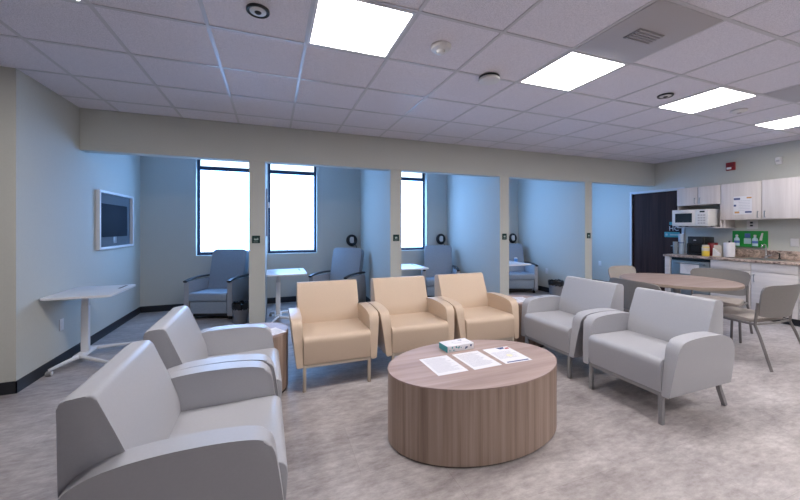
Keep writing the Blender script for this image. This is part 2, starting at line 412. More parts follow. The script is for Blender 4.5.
# ------------------------------------------------------------ lounge armchairs
def make_armchair(lab, skin, metal, loc, rz, group, drop=.024):
    t = thing('lounge_armchair', lab, 'armchair', loc, rz, group); t.scale = (1, 1.065, 1)
    # seat cushion block
    pr = rprof([(-.338,.222), (-.352,.452), (.13,.445), (.13,.222)], [.006,.055,.01,.01], 7)
    b = BM(); prism(b, pr, -.284, .284, 'x', .012, 3); build('seat', b, skin, t, ang=50)
    # backrest: wedge
    pr = rprof([(.292,.25), (.300,.806), (.212,.818), (.135,.62), (.095,.50), (.085,.25)], [.01,.02,.022,.08,.05,.01], 6)
    b = BM(); prism(b, pr, -.296, .296, 'x', .014, 3); build('backrest', b, skin, t, ang=50)
    # arms
    ap = [(-.345,.205), (-.327,.38), (-.312,.50), (-.302,.570), (-.275,.612), (-.214,.630), (-.095,.639), (.042,.638), (.158,.624), (.235,.594), (.284,.545), (.303,.47), (.308,.38), (.305,.205)]
    ap = [(p[0], p[1]-(.012+drop)*(p[1]>.45)) for p in ap]
    for _ in range(2):
        q = [ap[0]]
        for A, B in zip(ap, ap[1:]): q += [(A[0]*.75+B[0]*.25, A[1]*.75+B[1]*.25), (A[0]*.25+B[0]*.75, A[1]*.25+B[1]*.75)]
        q.append(ap[-1]); ap = q
    for s in (-1, 1):
        def fn(co, s=s):
            k = max(0, min(1, (.62-co.z)/.42))
            x_ = co.x
            if abs(x_) > .33: x_ -= s*.045*k
            return (x_, co.y, co.z)
        b = BM(); a0, a1 = (.288, .383) if s > 0 else (-.288, -.383)
        prism(b, ap, a0, a1, 'x', .020, 4, fn=fn); arm = build('armrest', b, skin, t, ang=50)
        pp = []
        for (y_, z_) in ap:
            k = max(0, min(1, (.62-z_)/.42)); pp.append((s*(.3815-.045*k), y_, z_))
        # piping follows the outer edge, set on the bevel
        cy, cz = .0, .43
        pp = [(p[0]-s*.002, p[1]+(.005 if p[1] < cy else -.005), p[2]-(.005 if p[2] > .5 else 0)) for p in pp]
        b = BM(); tube(b, pp[::3], .0032, 6); build('piping', b, 'pbeige' if skin == 'vbeige' else 'pgrey', arm)
    b = BM()
    for s in (-1, 1): bx(b, s*.275-.013, s*.275+.013, -.32, .285, .196, .221)
    bx(b, -.262, .262, -.335, -.309, .196, .221); bx(b, -.262, .262, .255, .281, .196, .221)
    build('base_frame', b, metal, t)
    for s in (-1, 1):
        b = BM(); bx(b, s*.275-.0135, s*.275+.0135, -.336, -.309, 0, .2205, .002); build('leg', b, metal, t)
        b = BM(); tube(b, [(s*.275, .268, .215), (s*.275, .29, .14), (s*.275, .355, .003)], .013, square=True); build('leg', b, metal, t)
    return t
GB, GR, GL = 'beige armchairs facing the coffee table', 'grey armchairs on the right', 'grey armchairs on the left'
a0 = make_armchair('beige vinyl armchair nearest the left, standing beside the small round side table', 'vbeige', 'mbeige', (.527, 3.258, 0), 0, GB)
dup(a0, (1.297, 3.258, 0), 0, 'beige vinyl armchair in the middle of the three, behind the tissue box', GB)
dup(a0, (2.066, 3.258, 0), 0, 'rightmost beige vinyl armchair, next to the grey armchairs', GB)
a1 = make_armchair('grey vinyl armchair on the right nearest the viewer, outer arm fully visible', 'vgrey', 'mgrey', (2.858, 1.845, 0), -pi/2, GR)
dup(a1, (2.858, 2.62, 0), -pi/2, 'grey vinyl armchair on the right standing next to the rightmost beige chair', GR)
a2 = make_armchair('large grey vinyl armchair in the near left corner, cut off by the bottom edge', 'vgrey', 'mgrey', (-.318, 1.678, 0), radians(91), GL, 0)
dup(a2, (-.318, 2.452, 0), radians(91), 'grey vinyl armchair on the left, beside the small round side table with a paper', GL)

# ------------------------------------------------------------ coffee table and papers
TZ = .447
t = thing('coffee_table', 'large oval wood grain drum coffee table with papers and a tissue box on it', 'coffee table', (1.30, 2.012, 0))
def oval(bm, a, c_, z0, z1, n=96, bev=0):
    pr = [(a*cos(2*pi*k/n), c_*sin(2*pi*k/n)) for k in range(n)]
    prism(bm, pr, z0, z1, 'z', bev, 2)
b = BM(); oval(b, .600, .382, .0, .012); build('plinth', b, 'plinth', t)
b = BM(); oval(b, .611, .393, .012, .440); build('body', b, 'wood_v', t)
b = BM(); oval(b, .6122, .3942, .4405, TZ, bev=.001); build('tabletop', b, 'wood_h', t)
def sheet(name, lab, cat, pts, extra=None, group=None):
    cx = sum(p[0] for p in pts)/4; cy = sum(p[1] for p in pts)/4
    ang = math.atan2(pts[1][1]-pts[0][1]+pts[2][1]-pts[3][1], pts[1][0]-pts[0][0]+pts[2][0]-pts[3][0])
    t = thing(name, lab, cat, (cx, cy, TZ), ang, group)
    w, h = .2159/2, .2794/2
    b = BM(); bx(b, -w, w, -h, h, .0003, .0011); build('sheet', b, 'paper', t)
    return t
GP = 'sheets laid out on the coffee table'
t = sheet('paper_sheet', 'leftmost white printed sheet on the oval coffee table, covered in text', 'paper', [[0.952,2.163],[1.169,2.161],[1.163,1.873],[0.951,1.86]], group=GP)
def textlines(t, rows, x0=-.09, x1=.09, seed=1, mt='ink'):
    rnd = random.Random(seed); b = BM()
    for y_ in rows:
        bx(b, x0, x1-rnd.random()*.05, y_-.0012, y_+.0012, .0011, .0013)
    o = build('printed_lines', b, mt, t)
textlines(t, [.12-.0085*k for k in range(27)], seed=1)
t = sheet('paper_sheet', 'middle white printed sheet on the oval coffee table, its corner under the tissue box', 'paper', [[1.212,2.166],[1.426,2.16],[1.418,1.878],[1.205,1.858]], group=GP)
textlines(t, [.115-.0085*k for k in range(26)], seed=2)
t = sheet('flyer', 'rightmost sheet on the oval coffee table, a flyer with blue and red print', 'flyer', [[1.471,2.187],[1.696,2.161],[1.677,1.872],[1.439,1.853]], group=GP)
textlines(t, [.06-.009*k for k in range(14)], seed=3)
b = BM(); bx(b, -.085, .09, -.128, -.114, .0011, .0014); build('bottom_banner', b, 'navy', t)
b = BM(); prism(b, [(.0,.132),(.07,.134),(.055,.105),(.02,.10)], .0011, .0014, 'z'); build('corner_print', b, 'navy', t)
b = BM(); prism(b, [(.065,.118),(.10,.12),(.098,.095),(.062,.092)], .0011, .0014, 'z'); build('corner_print', b, 'red', t)
b = BM(); lathe(b, [(.022,.0011),(.022,.0014)], (.01,-.02,0), 20); build('round_print', b, mat('pale_yellow_print', (.75,.72,.50), .8), t)
t = thing('tissue_box', 'flat white and teal tissue box at the back of the oval coffee table', 'tissue box', (1.302, 2.255, TZ+.0005), radians(4))
b = BM(); bx(b, -.118, .112, -.06, .06, 0, .046, .0015); build('box', b, 'paper', t)
b = BM(); bx(b, -.1195, -.118, -.058, .058, .002, .044)
rnd = random.Random(4)
for k in range(10):
    x_ = -.105+k*.011; z_ = .006+rnd.random()*.024; w = .004+rnd.random()*.008
    bx(b, x_, x_+w, -.0608, -.06, z_, z_+.005+rnd.random()*.01)
build('teal_side_print', b, 'teal', t)
b = BM()
for k in range(7):
    x_ = -.02+rnd.random()*.11; z_ = .008+rnd.random()*.024
    bx(b, x_, x_+.012, -.0608, -.06, z_, z_+.008)
bx(b, .03, .06, .02, .035, .046, .0465); bx(b, .045, .075, .0, .008, .046, .0465)
build('dark_print', b, 'navy', t)
b = BM()
pr = [(-.05,0),(-.02,-.025),(.05,-.02),(.085,-.045),(.09,-.01),(.03,.02),(-.03,.018)]
prism(b, rprof(pr, .01, 3), .0468, .0495, 'z', .001, 1); build('tissue', b, 'paper', t)

# ------------------------------------------------------------ side tables
def drum(lab, x_, y_, r, zt):
    t = thing('side_table', lab, 'side table', (x_, y_, 0))
    b = BM(); lathe(b, [(r-.012,0),(r-.012,.025),(.001,.025)], n=64); build('plinth', b, 'plinth', t)
    b = BM(); lathe(b, [(r-.002,.025),(r-.002,zt-.02)], n=64); build('body', b, 'wood_v', t)
    b = BM(); lathe(b, [(r,zt-.0195),(r,zt-.002),(r-.002,zt)], n=64); build('tabletop', b, 'wood_h', t)
drum('small round wood grain side table between the left grey and left beige chairs', -.105, 3.082, .236, .50)
drum('small round wood grain side table in the corner between beige and grey chairs', 2.79, 3.30, .27, .50)
def leaflet(x_, y_, rz, lab, w=.10, h=.14, z=.5005):
    t = thing('leaflet', lab, 'leaflet', (x_, y_, z), rz)
    b = BM(); bx(b, -w, w, -h, h, 0, .0012); build('page', b, 'paper', t)
    b = BM()
    for k in range(6): bx(b, -w*.7, w*.6, -h*.7+k*h*.22, -h*.7+k*h*.22+.004, .0012, .0015)
    build('printed_lines', b, 'ink', t)
leaflet(.02, 3.0, .5, 'white leaflet lying on the small round table at left', .06, .09)
leaflet(2.66, 3.26, .3, 'white leaflet nearest the beige chair on the corner side table', .055, .09)
leaflet(2.80, 3.32, -.2, 'white leaflet nearest the grey chair on the corner side table', .07, .10)

# ------------------------------------------------------------ laptop tables
def laptop_table(lab, loc, rz=0):
    t = thing('laptop_table', lab, 'table', loc, rz, 'white height adjustable tables')
    b = BM(); pr = rprof([(-.265,-.33),(.265,-.33),(.265,.33),(-.265,.33)], .04, 5); prism(b, pr, .700, .720, 'z', .004, 2); top = build('tabletop', b, 'white', t)
    b = BM(); pr = rprof([(.18,.06),(.205,.06),(.205,.27),(.18,.27)], .007, 3); prism(b, pr, .7202, .7212, 'z'); build('slot', b, 'blk', top)
    b = BM(); bx(b, -.15, .06, .08, .17, .675, .6995, .004); tube(b, [(.06,.10,.685),(.10,.10,.685)], .012); build('bracket', b, 'mgrey', t)
    b = BM(); bx(b, -.142, -.078, .095, .145, .07, .55, .006); bx(b, -.138, -.082, .099, .141, .54, .690, .004); build('column', b, 'white', t)
    b = BM(); bx(b, -.16, -.06, -.02, .28, .062, .085, .008); build('foot_plate', b, 'white', t)
    for (ex, ey, sx, sy) in ((-.215,-.27,-.11,0), (.22,-.24,-.11,0), (.27,.36,-.11,.26), (-.215,.38,-.11,.26)):
        b = BM(); tube(b, [(sx, sy, .074), ((sx+ex)/2, (sy+ey)/2, .066), (ex, ey, .055)], [.022,.018,.013], 8); lg = build('leg', b, 'white', t)
        b = BM(); m_ = Matrix.Translation((ex, ey, .0235)) @ Matrix.Rotation(pi/2, 4, 'Y')
        lathe(b, [(.023,-.018),(.023,.018)], n=20, mtx=m_); cs = build('caster', b, 'mgrey', lg)
        b = BM(); m_ = Matrix.Translation((ex, ey, .0235)) @ Matrix.Rotation(pi/2, 4, 'Y')
        lathe(b, [(.018,-.022),(.018,.022)], n=16, mtx=m_); tube(b, [(ex, ey, .045), (ex, ey, .06)], .007); build('caster_hub', b, 'wplast', lg)
    return t
lt = laptop_table('white adjustable laptop table against the left wall below the wall monitor', (-1.685, 4.305, 0))
dup(lt, (.195, 5.20, 0), 0, 'white adjustable laptop table in the second bay, right of the first post')
dup(lt, (2.06, 5.20, 0), 0, 'white adjustable laptop table in the third bay, between post and recliner')
dup(lt, (3.995, 5.10, 0), 0, 'white adjustable laptop table mostly hidden in the fourth bay, before the recliner')

# ------------------------------------------------------------ recliners
def recliner(lab, loc, rz):
    t = thing('recliner', lab, 'recliner', loc, rz, 'recliners in the bays')
    b = BM(); prism(b, rprof([(-.36,.10),(-.36,.27),(.2,.27),(.2,.10)], .01, 2), -.262, .262, 'x', .006, 2); build('footrest_panel', b, 'rec', t)
    b = BM(); prism(b, rprof([(-.385,.275),(-.395,.405),(.15,.38),(.15,.275)], [.03,.05,.01,.01], 5), -.268, .268, 'x', .02, 3); build('seat', b, 'rec', t)
    # back: leaning panel with rounded top
    b = BM()
    pr = rprof([(-.268,.33),(.268,.33),(.275,1.025),(-.275,1.025)], [.02,.02,.07,.07], 6)
    m_ = Matrix.Translation((0,.12,.0)) @ Matrix.Translation((0,0,.33)) @ Matrix.Rotation(radians(-16), 4, 'X') @ Matrix.Translation((0,0,-.33))
    prism(b, pr, 0, .13, 'y', .03, 4, mtx=m_); build('backrest', b, 'rec', t)
    for s in (-1, 1):
        a, c = (.275, .345) if s > 0 else (-.345, -.275)
        b = BM(); prism(b, rprof([(-.37,.06),(-.37,.575),(.30,.55),(.33,.06)], [.02,.03,.05,.02], 4), a, c, 'x', .008, 2); sp = build('side_panel', b, 'recside', t)
        b = BM(); yy = [-.40+.09*k for k in range(9)]
        pts = [(s*.311, y_, .575+.022*sin(pi*(k+1)/9)-(.0 if k else .01)) for k, y_ in enumerate(yy)]
        tube(b, pts, .017, 8); bm_ = b
        for v in bm_.verts: v.co.x = s*.311+(v.co.x-s*.311)*1.9
        build('arm_cap', b, 'blk', sp)
    b = BM(); bx(b, -.25, .25, -.30, .33, .045, .099); build('base', b, 'blk', t)
    for s in (-1,1):
        for y_ in (-.3,.3):
            b = BM(); m_ = Matrix.Translation((s*.29, y_, .03)) @ Matrix.Rotation(pi/2, 4, 'Y'); lathe(b, [(.03,-.015),(.03,.015)], n=20, mtx=m_); build('caster', b, 'blk', t)
    return t
rc = recliner('grey blue recliner in the first bay below the window, beside a black lined bin', (-.75, 5.98, 0), radians(-19))
dup(rc, (1.06, 5.73, 0), radians(-38), 'grey blue recliner turned sideways in the second bay, behind the beige chairs')
dup(rc, (3.04, 5.93, 0), radians(-22), 'grey blue recliner in the third bay, behind the rightmost beige chair')
r4 = dup(rc, (4.915, 6.03, 0), radians(-20), 'grey blue recliner with a blue item on its arm, in the fourth bay')
# wall round fixtures
def roundfix(x_, lab):
    t = thing('wall_fixture', lab, 'wall fixture', (x_, YB, 1.115), 0, 'black round fixtures in the bay corners')
    R_ = Matrix.Rotation(pi/2, 4, 'X')
    b = BM(); n = 28
    pts = [(.078*sin(a_), -.05, .085*cos(a_)) for a_ in [radians(-180+k*360/n) for k in range(n+1)]]
    rr = [.024+.014*abs(k-n/2)/(n/2) for k in range(n+1)]
    tube(b, pts, rr, 10); build('ring', b, 'blk', t)
    b = BM(); prism(b, rprof([(-.04,-.075),(.04,-.075),(.035,.06),(-.035,.06)], .02, 4), -.075, -.03, 'y', .006, 2); build('centre', b, 'wplast', t)
    b = BM(); bx(b, -.05, .05, -.03, -.001, -.06, .06, .005); build('back_plate', b, 'blk', t)
    b = BM(); tube(b, [(.05,-.02,-.07),(.10,-.015,-.12),(.12,-.012,-.3)], .006); build('cord', b, 'blk', t)
roundfix(1.44, 'black ring shaped wall fixture in the second bay above the recliner')
roundfix(3.36, 'black ring shaped wall fixture in the third bay next to the window')
roundfix(5.22, 'black ring shaped wall fixture in the fourth bay, beside the third post')
# bins
def bin_(x_, y_, r, h, lab):
    t = thing('waste_bin', lab, 'waste bin', (x_, y_, 0))
    b = BM(); lathe(b, [(r*.82,0),(r,h*.92),(r*.97,h*.92),(r*.78,.01)], n=28, cap=False); lathe(b, [(r*.81,.0),(r*.81,.01)], n=28); build('body', b, 'bin', t)
    b = BM(); rings = []
    rnd = random.Random(int(x_*10)); n = 40
    for (rr, z) in ((r*1.0,h*.72),(r*1.06,h*.80),(r*1.07,h*.93),(r*1.03,h*1.0),(r*.95,h*.97),(r*.85,h*.7)):
        rings.append([b.verts.new((rr*(1+rnd.uniform(-.035,.05))*cos(2*pi*k/n), rr*(1+rnd.uniform(-.035,.05))*sin(2*pi*k/n), z+rnd.uniform(-.012,.012))) for k in range(n)])
    for A, B in zip(rings, rings[1:]):
        for k in range(n): b.faces.new([A[k], A[(k+1)%n], B[(k+1)%n], B[k]])
    build('liner', b, 'liner', t)
bin_(-.415, 5.33, .105, .29, 'small grey waste bin with a black liner in the first bay beside its recliner')
bin_(5.20, 5.18, .135, .32, 'grey waste bin with a black liner by the wall of the fourth bay')
t = thing('wipes_tub', 'small blue tub standing on the arm of the fourth bay recliner', 'tub', (4.80, 5.86, .6155))
b = BM(); lathe(b, [(.03,0),(.034,.01),(.034,.085),(.03,.09)], n=20); build('body', b, mat('light_blue_plastic',(.12,.35,.75),.4), t)
b = BM(); lathe(b, [(.031,.0905),(.031,.105),(.02,.11)], n=20); build('lid', b, 'wplast', t)

# ------------------------------------------------------------ wall things
def sign(x_, lab, w=.047, h=.048, seed=0):
    t = thing('room_sign', lab, 'sign', (x_, YP, 1.205), 0, 'dark green signs on the posts')
    b = BM(); bx(b, -w, w, -.006, -.0005, -h, h, .002); build('plate', b, 'signg', t)
    b = BM(); 
    if seed == 0:
        prism(b, [(-.026,-.004),(-.018,.018),(-.010,.0),(.0,.018),(.012,-.002),(.014,.016),(.026,.018),(.028,-.008),(-.014,-.012)], -.0075, -.006, 'y')
    else:
        prism(b, [(-.016,-.014),(-.018,.014),(.016,.016),(.018,-.010),(.008,-.016),(.0,-.002),(-.006,-.016)], -.0075, -.006, 'y')
    bx(b, -w*.6, w*.5, -.0075, -.006, -.034, -.029)
    build('marking', b, 'signw', t)
sign(-.188, 'small dark green room sign on the leftmost post', seed=0)
sign(1.702, 'small dark green room sign on the second post from the left', seed=1)
sign(3.615, 'small dark green room sign on the third post from the left', .044, .05, 2)
sign(5.50, 'small dark green room sign on the rightmost post', .044, .05, 3)
def outlet(name, x_, y_, z, face, lab, cat='outlet', w=.035, h=.057):
    rz = {'+x': pi/2, '-x': -pi/2, '-y': 0}[face]
    t = thing(name, lab, cat, (x_, y_, z), rz)
    b = BM(); bx(b, -w, w, -.006, -.0003, -h, h, .002); build('cover_plate', b, 'wplast', t)
    b = BM()
    for zz in (-.02, .02): bx(b, -.014, .014, -.0075, -.006, zz-.013, zz+.013, .0007, 1)
    build('socket', b, 'wplast', t)
    return t
outlet('wall_outlet', XL, 4.36, .39, '+x', 'white wall outlet low on the left wall beneath the laptop table')
outlet('wall_outlet', 5.411, 5.63, .442, '-x', 'white wall outlet on the fourth bay wall above the bin')
outlet('wall_outlet', XR, 5.95, .50, '-x', 'white wall outlet on the pale blue wall left of the dark door')
outlet('wall_switch', XR, 2.71, 1.13, '-x', 'white double switch plate under the right hand cabinet', 'switch', .044, .06)
# small grey strip on the divider face in second bay
t = thing('wall_rail', 'slim pale vertical rail on the divider beside the second window', 'rail', (-.083, 5.6, 0), pi/2)
b = BM(); bx(b, -.02, .02, -.025, -.001, 1.22, 1.95, .004); build('rail', b, 'mgrey', t)
b = BM(); bx(b, -.03, .03, -.05, -.025, 1.66, 1.74, .006); build('clamp', b, 'wplast', t)
# wall monitor in its box on the left wall
t = thing('wall_monitor', 'dark monitor set in a white box frame on the left wall', 'monitor', (XL, 5.59, 1.448))
hy, hz = .53, .363
b = BM(); f = .03; dp = .045
bx(b, .0005, dp, -hy, -hy+f, -hz, hz, .003); bx(b, .0005, dp, hy-f, hy, -hz, hz, .003); bx(b, .0005, dp, -hy+f, hy-f, -hz, -hz+f, .003); bx(b, .0005, dp, -hy+f, hy-f, hz-f, hz, .003)
build('frame', b, 'white', t)
b = BM(); bx(b, .0005, .008, -hy+f, hy-f, -hz+f, hz-f); build('back_panel', b, 'inner', t)
b = BM(); bx(b, .008, .022, -.47, .36, -.21, .205, .004); m_ = build('screen', b, 'dark', t)
b = BM(); bx(b, .008, .012, -.06, .03, -.30, -.215, .001); build('bracket', b, 'mgrey', t)
# fire alarm and sensor
t = thing('fire_alarm', 'red fire alarm strobe high on the kitchen wall', 'fire alarm', (XR, 3.46, 2.395), -pi/2)
b = BM(); bx(b, -.06, .06, -.045, -.0005, -.068, .068, .008); build('housing', b, 'redp', t)
b = BM(); bx(b, -.045, .02, -.055, -.045, -.05, -.015, .004); build('strobe_lens', b, 'wplast', t)
b = BM(); bx(b, -.045, .045, -.0475, -.045, .0, .045, .001); build('horn_grille', b, mat('dark_red_plastic', (.18,.01,.015), .5), t)
t = thing('wall_sensor', 'small white motion sensor high on the kitchen wall at right', 'sensor', (XR, 2.87, 2.385), -pi/2)
b = BM(); prism(b, rprof([(-.0005,.055),(-.05,.05),(-.06,.0),(-.03,-.055),(-.0005,-.055)], .008, 3), -.032, .032, 'x', .006, 2); build('housing', b, 'wplast', t)
b = BM(); bx(b, -.02, .02, -.061, -.052, -.02, .01, .003); build('lens', b, 'diff', t)

# ------------------------------------------------------------ dining set
t = thing('dining_table', 'round wood grain dining table in front of the kitchen cabinets', 'table', (4.497, 2.64, 0))
b = BM(); lathe(b, [(.568,.708),(.570,.712),(.570,.736),(.566,.740)], n=96); build('tabletop', b, 'oak', t)
b = BM(); lathe(b, [(.5715,.7125),(.5715,.7355)], n=96, cap=False); build('edge_band', b, 'edge', t)
b = BM(); lathe(b, [(.04,.03),(.04,.705)], n=24); build('pedestal', b, 'mgrey', t)
b = BM(); lathe(b, [(.235,0),(.235,.012),(.05,.035)], n=48); build('base_disc', b, 'mgrey', t)
def dining_chair(lab, loc, rz, shell='taupe'):
    t = thing('dining_chair', lab, 'chair', loc, rz, 'chairs around the dining table')
    b = BM(); pr = rprof([(-.23,-.23),(.23,-.23),(.25,.22),(-.25,.22)], [.05,.05,.07,.07], 5); prism(b, pr, .415, .452, 'z', .012, 3); build('seat', b, 'tseat', t)
    # curved back shell
    b = BM(); nu, nv = 18, 8; th_ = .014
    F_ = [[],[]]
    for side in (0, 1):
        for v in range(nv+1):
            row = []
            for u in range(nu+1):
                s = u/nu*2-1; q = v/nv
                hw = .255+.050*q-.03*max(0,(q-.8)/.2)**2
                x_ = s*hw; dz = q*.325
                z = .475+dz-(.03*(1-q))*0
                # rounded corners
                z += -.022*abs(s)**6*(q*2-1)
                y_ = .25-.05*(1-s*s)*-1*0 + .055*(1-s*s) + .055*q
                row.append(b.verts.new((x_, y_+side*th_, z)))
            F_[side].append(row)
    for side in (0, 1):
        for v in range(nv):
            for u in range(nu):
                q_ = [F_[side][v][u], F_[side][v][u+1], F_[side][v+1][u+1], F_[side][v+1][u]]
                b.faces.new(q_ if side else q_[::-1])
    for v in range(nv):
        for u in (0, nu): b.faces.new([F_[0][v][u], F_[0][v+1][u], F_[1][v+1][u], F_[1][v][u]])
    for u in range(nu):
        for v in (0, nv): b.faces.new([F_[0][v][u], F_[0][v][u+1], F_[1][v][u+1], F_[1][v][u]])
    build('backrest', b, shell, t)
    for s in (-1, 1):
        b = BM(); tube(b, [(s*.270,.262,.62), (s*.268,.25,.50), (s*.268,.24,.40), (s*.275,.28,.30), (s*.30,.38,.0)], .0125, 8); build('rear_leg', b, 'mtaupe', t)
        b = BM(); tube(b, [(s*.262,.235,.405), (s*.25,.0,.405), (s*.235,-.20,.405), (s*.235,-.225,.37), (s*.245,-.24,.0)], .0125, 8); build('front_leg', b, 'mtaupe', t)
    b = BM(); tube(b, [(-.26,.235,.405),(0,.255,.405),(.26,.235,.405)], .011, 8); tube(b, [(-.23,-.19,.402),(.23,-.19,.402)], .010, 8); build('seat_frame', b, 'mtaupe', t)
    return t
c4 = dining_chair('taupe dining chair at right seen from behind, its splayed rear leg nearest the viewer', (4.715, 2.13, 0), pi+radians(-4))
dup(c4, (5.29, 2.66, 0), radians(-90+20), 'taupe dining chair between the round table and the base cabinets')
dup(c4, (3.90, 2.50, 0), radians(85), 'taupe dining chair behind the grey armchairs, its back turned to them')
c1 = dup(c4, (4.73, 3.17, 0), radians(3), 'pale beige dining chair on the far side of the round table by the door', swap={'taupe_plastic_shell': M['cream']})

# ------------------------------------------------------------ kitchen
XC = 6.69; CZ = .872
b = BM(); bx(b, XC-.02, XR, 1.84, 4.14, CZ-.036, CZ, .006, 3)
ct = build('countertop', b, 'counter'); ct['label'] = 'mottled brown stone look countertop along the kitchen wall'; ct['category'] = 'countertop'
b = BM(); bx(b, XR-.02, XR-.0005, 1.84, 3.55, CZ+.0005, 1.0, .003); build('backsplash', b, 'counter', ct)
b = BM(); bx(b, XC+.13, XC+.47, 2.70, 3.14, CZ, CZ+.004, .001, 1); s_ = build('sink', b, 'steel', ct)
b = BM(); bx(b, XC+.0, XR-.0005, 4.03, 4.12, 0, CZ-.037, .002)
solo('end_panel', b, 'lamb', 'pale laminate end panel closing the counter beside the dark door', 'panel')
# undercounter refrigerator
t = thing('undercounter_fridge', 'steel undercounter refrigerator with a paper notice below the coffee maker', 'refrigerator', (XC, 3.73, 0))
b = BM(); bx(b, .05, .60, -.285, .285, .06, .825); bx(b, .10, .60, -.27, .27, 0.0, .06); build('body', b, 'blk', t)
b = BM(); bx(b, .0, .048, -.283, .283, .10, .78, .006); dr = build('door', b, 'steel', t)
b = BM(); bx(b, .012, .048, -.283, .283, .785, .828, .003); build('control_panel', b, 'mwglass', t)
b = BM(); tube(b, [(.0,.22,.74),(-.03,.22,.74),(-.03,-.22,.74),(.0,-.22,.74)], .009); build('handle', b, 'steel', dr)
t = thing('paper_notice', 'white paper notice taped to the undercounter refrigerator door', 'notice', (XC-.0005, 3.73, .655))
b = BM(); bx(b, -.0015, -.0003, -.14, .14, -.095, .095); build('sheet', b, 'paper', t)
b = BM()
for k in range(6): bx(b, -.002, -.0015, -.09, .09-.01*k, .05-.02*k, .054-.02*k)
build('printed_lines', b, 'ink', t)
# base cabinets
def cabinet(y0, y1, lab, hinge):
    t = thing('base_cabinet', lab, 'cabinet', (XC, (y0+y1)/2, 0), 0, 'pale laminate base cabinets'); w = (y1-y0)/2
    b = BM(); bx(b, .02, .63, -w, w, .10, .835); bx(b, .07, .63, -w, w, 0, .10); build('body', b, 'lamb', t)
    b = BM(); bx(b, 0, .0195, -w+.003, w-.003, .705, .832, .0015); build('drawer_front', b, 'lamb', t)
    b = BM(); bx(b, 0, .0195, -w+.003, w-.003, .105, .699, .0015); d_ = build('door', b, 'lamb', t)
    yy = (w-.04)*hinge
    b = BM(); tube(b, [(0,yy,.66),(-.025,yy,.66),(-.025,yy,.56),(0,yy,.56)], .005); build('handle', b, 'steel', d_)
    b = BM(); bx(b, .066, .0695, -w, w, .0, .098); build('toe_kick', b, 'base', t)
cabinet(2.933, 3.435, 'pale base cabinet right of the refrigerator, behind the dining chair', -1)
cabinet(2.435, 2.930, 'wide pale base cabinet under the sink, second from the refrigerator', 1)
cabinet(1.85, 2.432, 'pale base cabinet cut off by the right edge of the picture', 1)
# upper cabinets
XU = 7.0
def upper(y0, y1, z0, z1, lab, hinge, n=1):
    t = thing('wall_cabinet', lab, 'cabinet', (XU, (y0+y1)/2, 0), 0, 'pale laminate wall cabinets'); w = (y1-y0)/2
    b = BM(); bx(b, .02, .3295, -w, w, z0, z1); build('body', b, 'lam', t)
    for k in range(n):
        a_ = -w+.003+k*2*w/n; c_ = -w-.003+(k+1)*2*w/n
        b = BM(); bx(b, 0, .0195, a_, c_, z0+.002, z1-.002, .0015); d_ = build('door', b, 'lam', t)
        hh = hinge if n == 1 else (1 if k == 0 else -1)
        yy = c_-.035 if hh > 0 else a_+.035
        b = BM(); tube(b, [(0,yy,z0+.03),(-.025,yy,z0+.03),(-.025,yy,z0+.12),(0,yy,z0+.12)], .005); build('handle', b, 'steel', d_)
    return t
upper(3.45, 4.105, 1.752, 2.068, 'short two door wall cabinet above the white microwave', 1, 2)
wc = upper(2.942, 3.446, 1.482, 2.072, 'pale wall cabinet with a paper notice on its door', -1)
upper(2.05, 2.938, 1.485, 2.078, 'wide pale wall cabinet at the right edge above the sink', 1, 1)
b = BM(); bx(b, XU-.01, XR-.0005, 3.40, 4.105, 1.345, 1.368, .002); bx(b, XU+.05, XR-.0005, 3.415, 3.435, 1.368, 1.481, .001)
bx(b, XU+.02, XR-.0005, 4.092, 4.105, 1.368, 1.7515); bx(b, XU+.02, XR-.0005, 3.4505, 3.468, 1.368, 1.7515)
sh = solo('microwave_shelf', b, 'lam', 'open pale laminate shelf niche that holds the microwave', 'shelf')
t = thing('microwave', 'white microwave oven on the shelf under the short wall cabinet', 'microwave', (6.84, 3.815, 1.369))
b = BM(); bx(b, .018, .42, -.275, .275, .012, .30, .008, 3); build('body', b, 'wplast', t)
for s in (-1,1):
    for x_ in (.18,.36):
        b = BM(); bx(b, x_-.015, x_+.015, s*.24-.015, s*.24+.015, 0, .013); build('foot', b, 'blk', t)
b = BM(); bx(b, 0, .0175, -.085, .275, .014, .298, .004); d_ = build('door', b, 'wplast', t)
b = BM(); bx(b, -.002, 0, -.04, .225, .075, .235, .0008, 1); build('door_window', b, 'mwglass', d_)
b = BM(); bx(b, 0, .0175, -.275, -.088, .014, .298, .004); cp = build('control_panel', b, 'wplast', t)
b = BM(); bx(b, -.0015, 0, -.225, -.155, .245, .27); build('display', b, 'mwglass', cp)
b = BM()
for r_ in range(4):
    for c_ in range(3): bx(b, -.0015, 0, -.235+c_*.04, -.205+c_*.04, .05+r_*.045, .075+r_*.045)
build('keypad', b, 'diff', cp)
# notice on wall cabinet
t = thing('paper_notice', 'white notice with orange and blue corners on the wall cabinet door', 'notice', (XU-.0005, 3.165, 1.713))
b = BM(); bx(b, -.0015, -.0003, -.115, .115, -.15, .14); build('sheet', b, 'paper', t)
b = BM(); bx(b, -.0022, -.0015, .03, .11, .085, .115); bx(b, -.0022, -.0015, .08, .11, -.02, .01); bx(b, -.0022, -.0015, -.11, -.03, -.125, -.10); build('blue_print', b, 'navy', t)
b = BM(); bx(b, -.0022, -.0015, -.11, -.05, .10, .125); build('orange_print', b, 'orange', t)
b = BM(); bx(b, -.0022, -.0015, .04, .10, -.13, -.10); build('orange_print', b, 'orange', t)
b = BM()
for k in range(7): bx(b, -.0022, -.0015, -.09, .05, .065-.025*k, .069-.025*k)
build('printed_lines', b, 'ink', t)
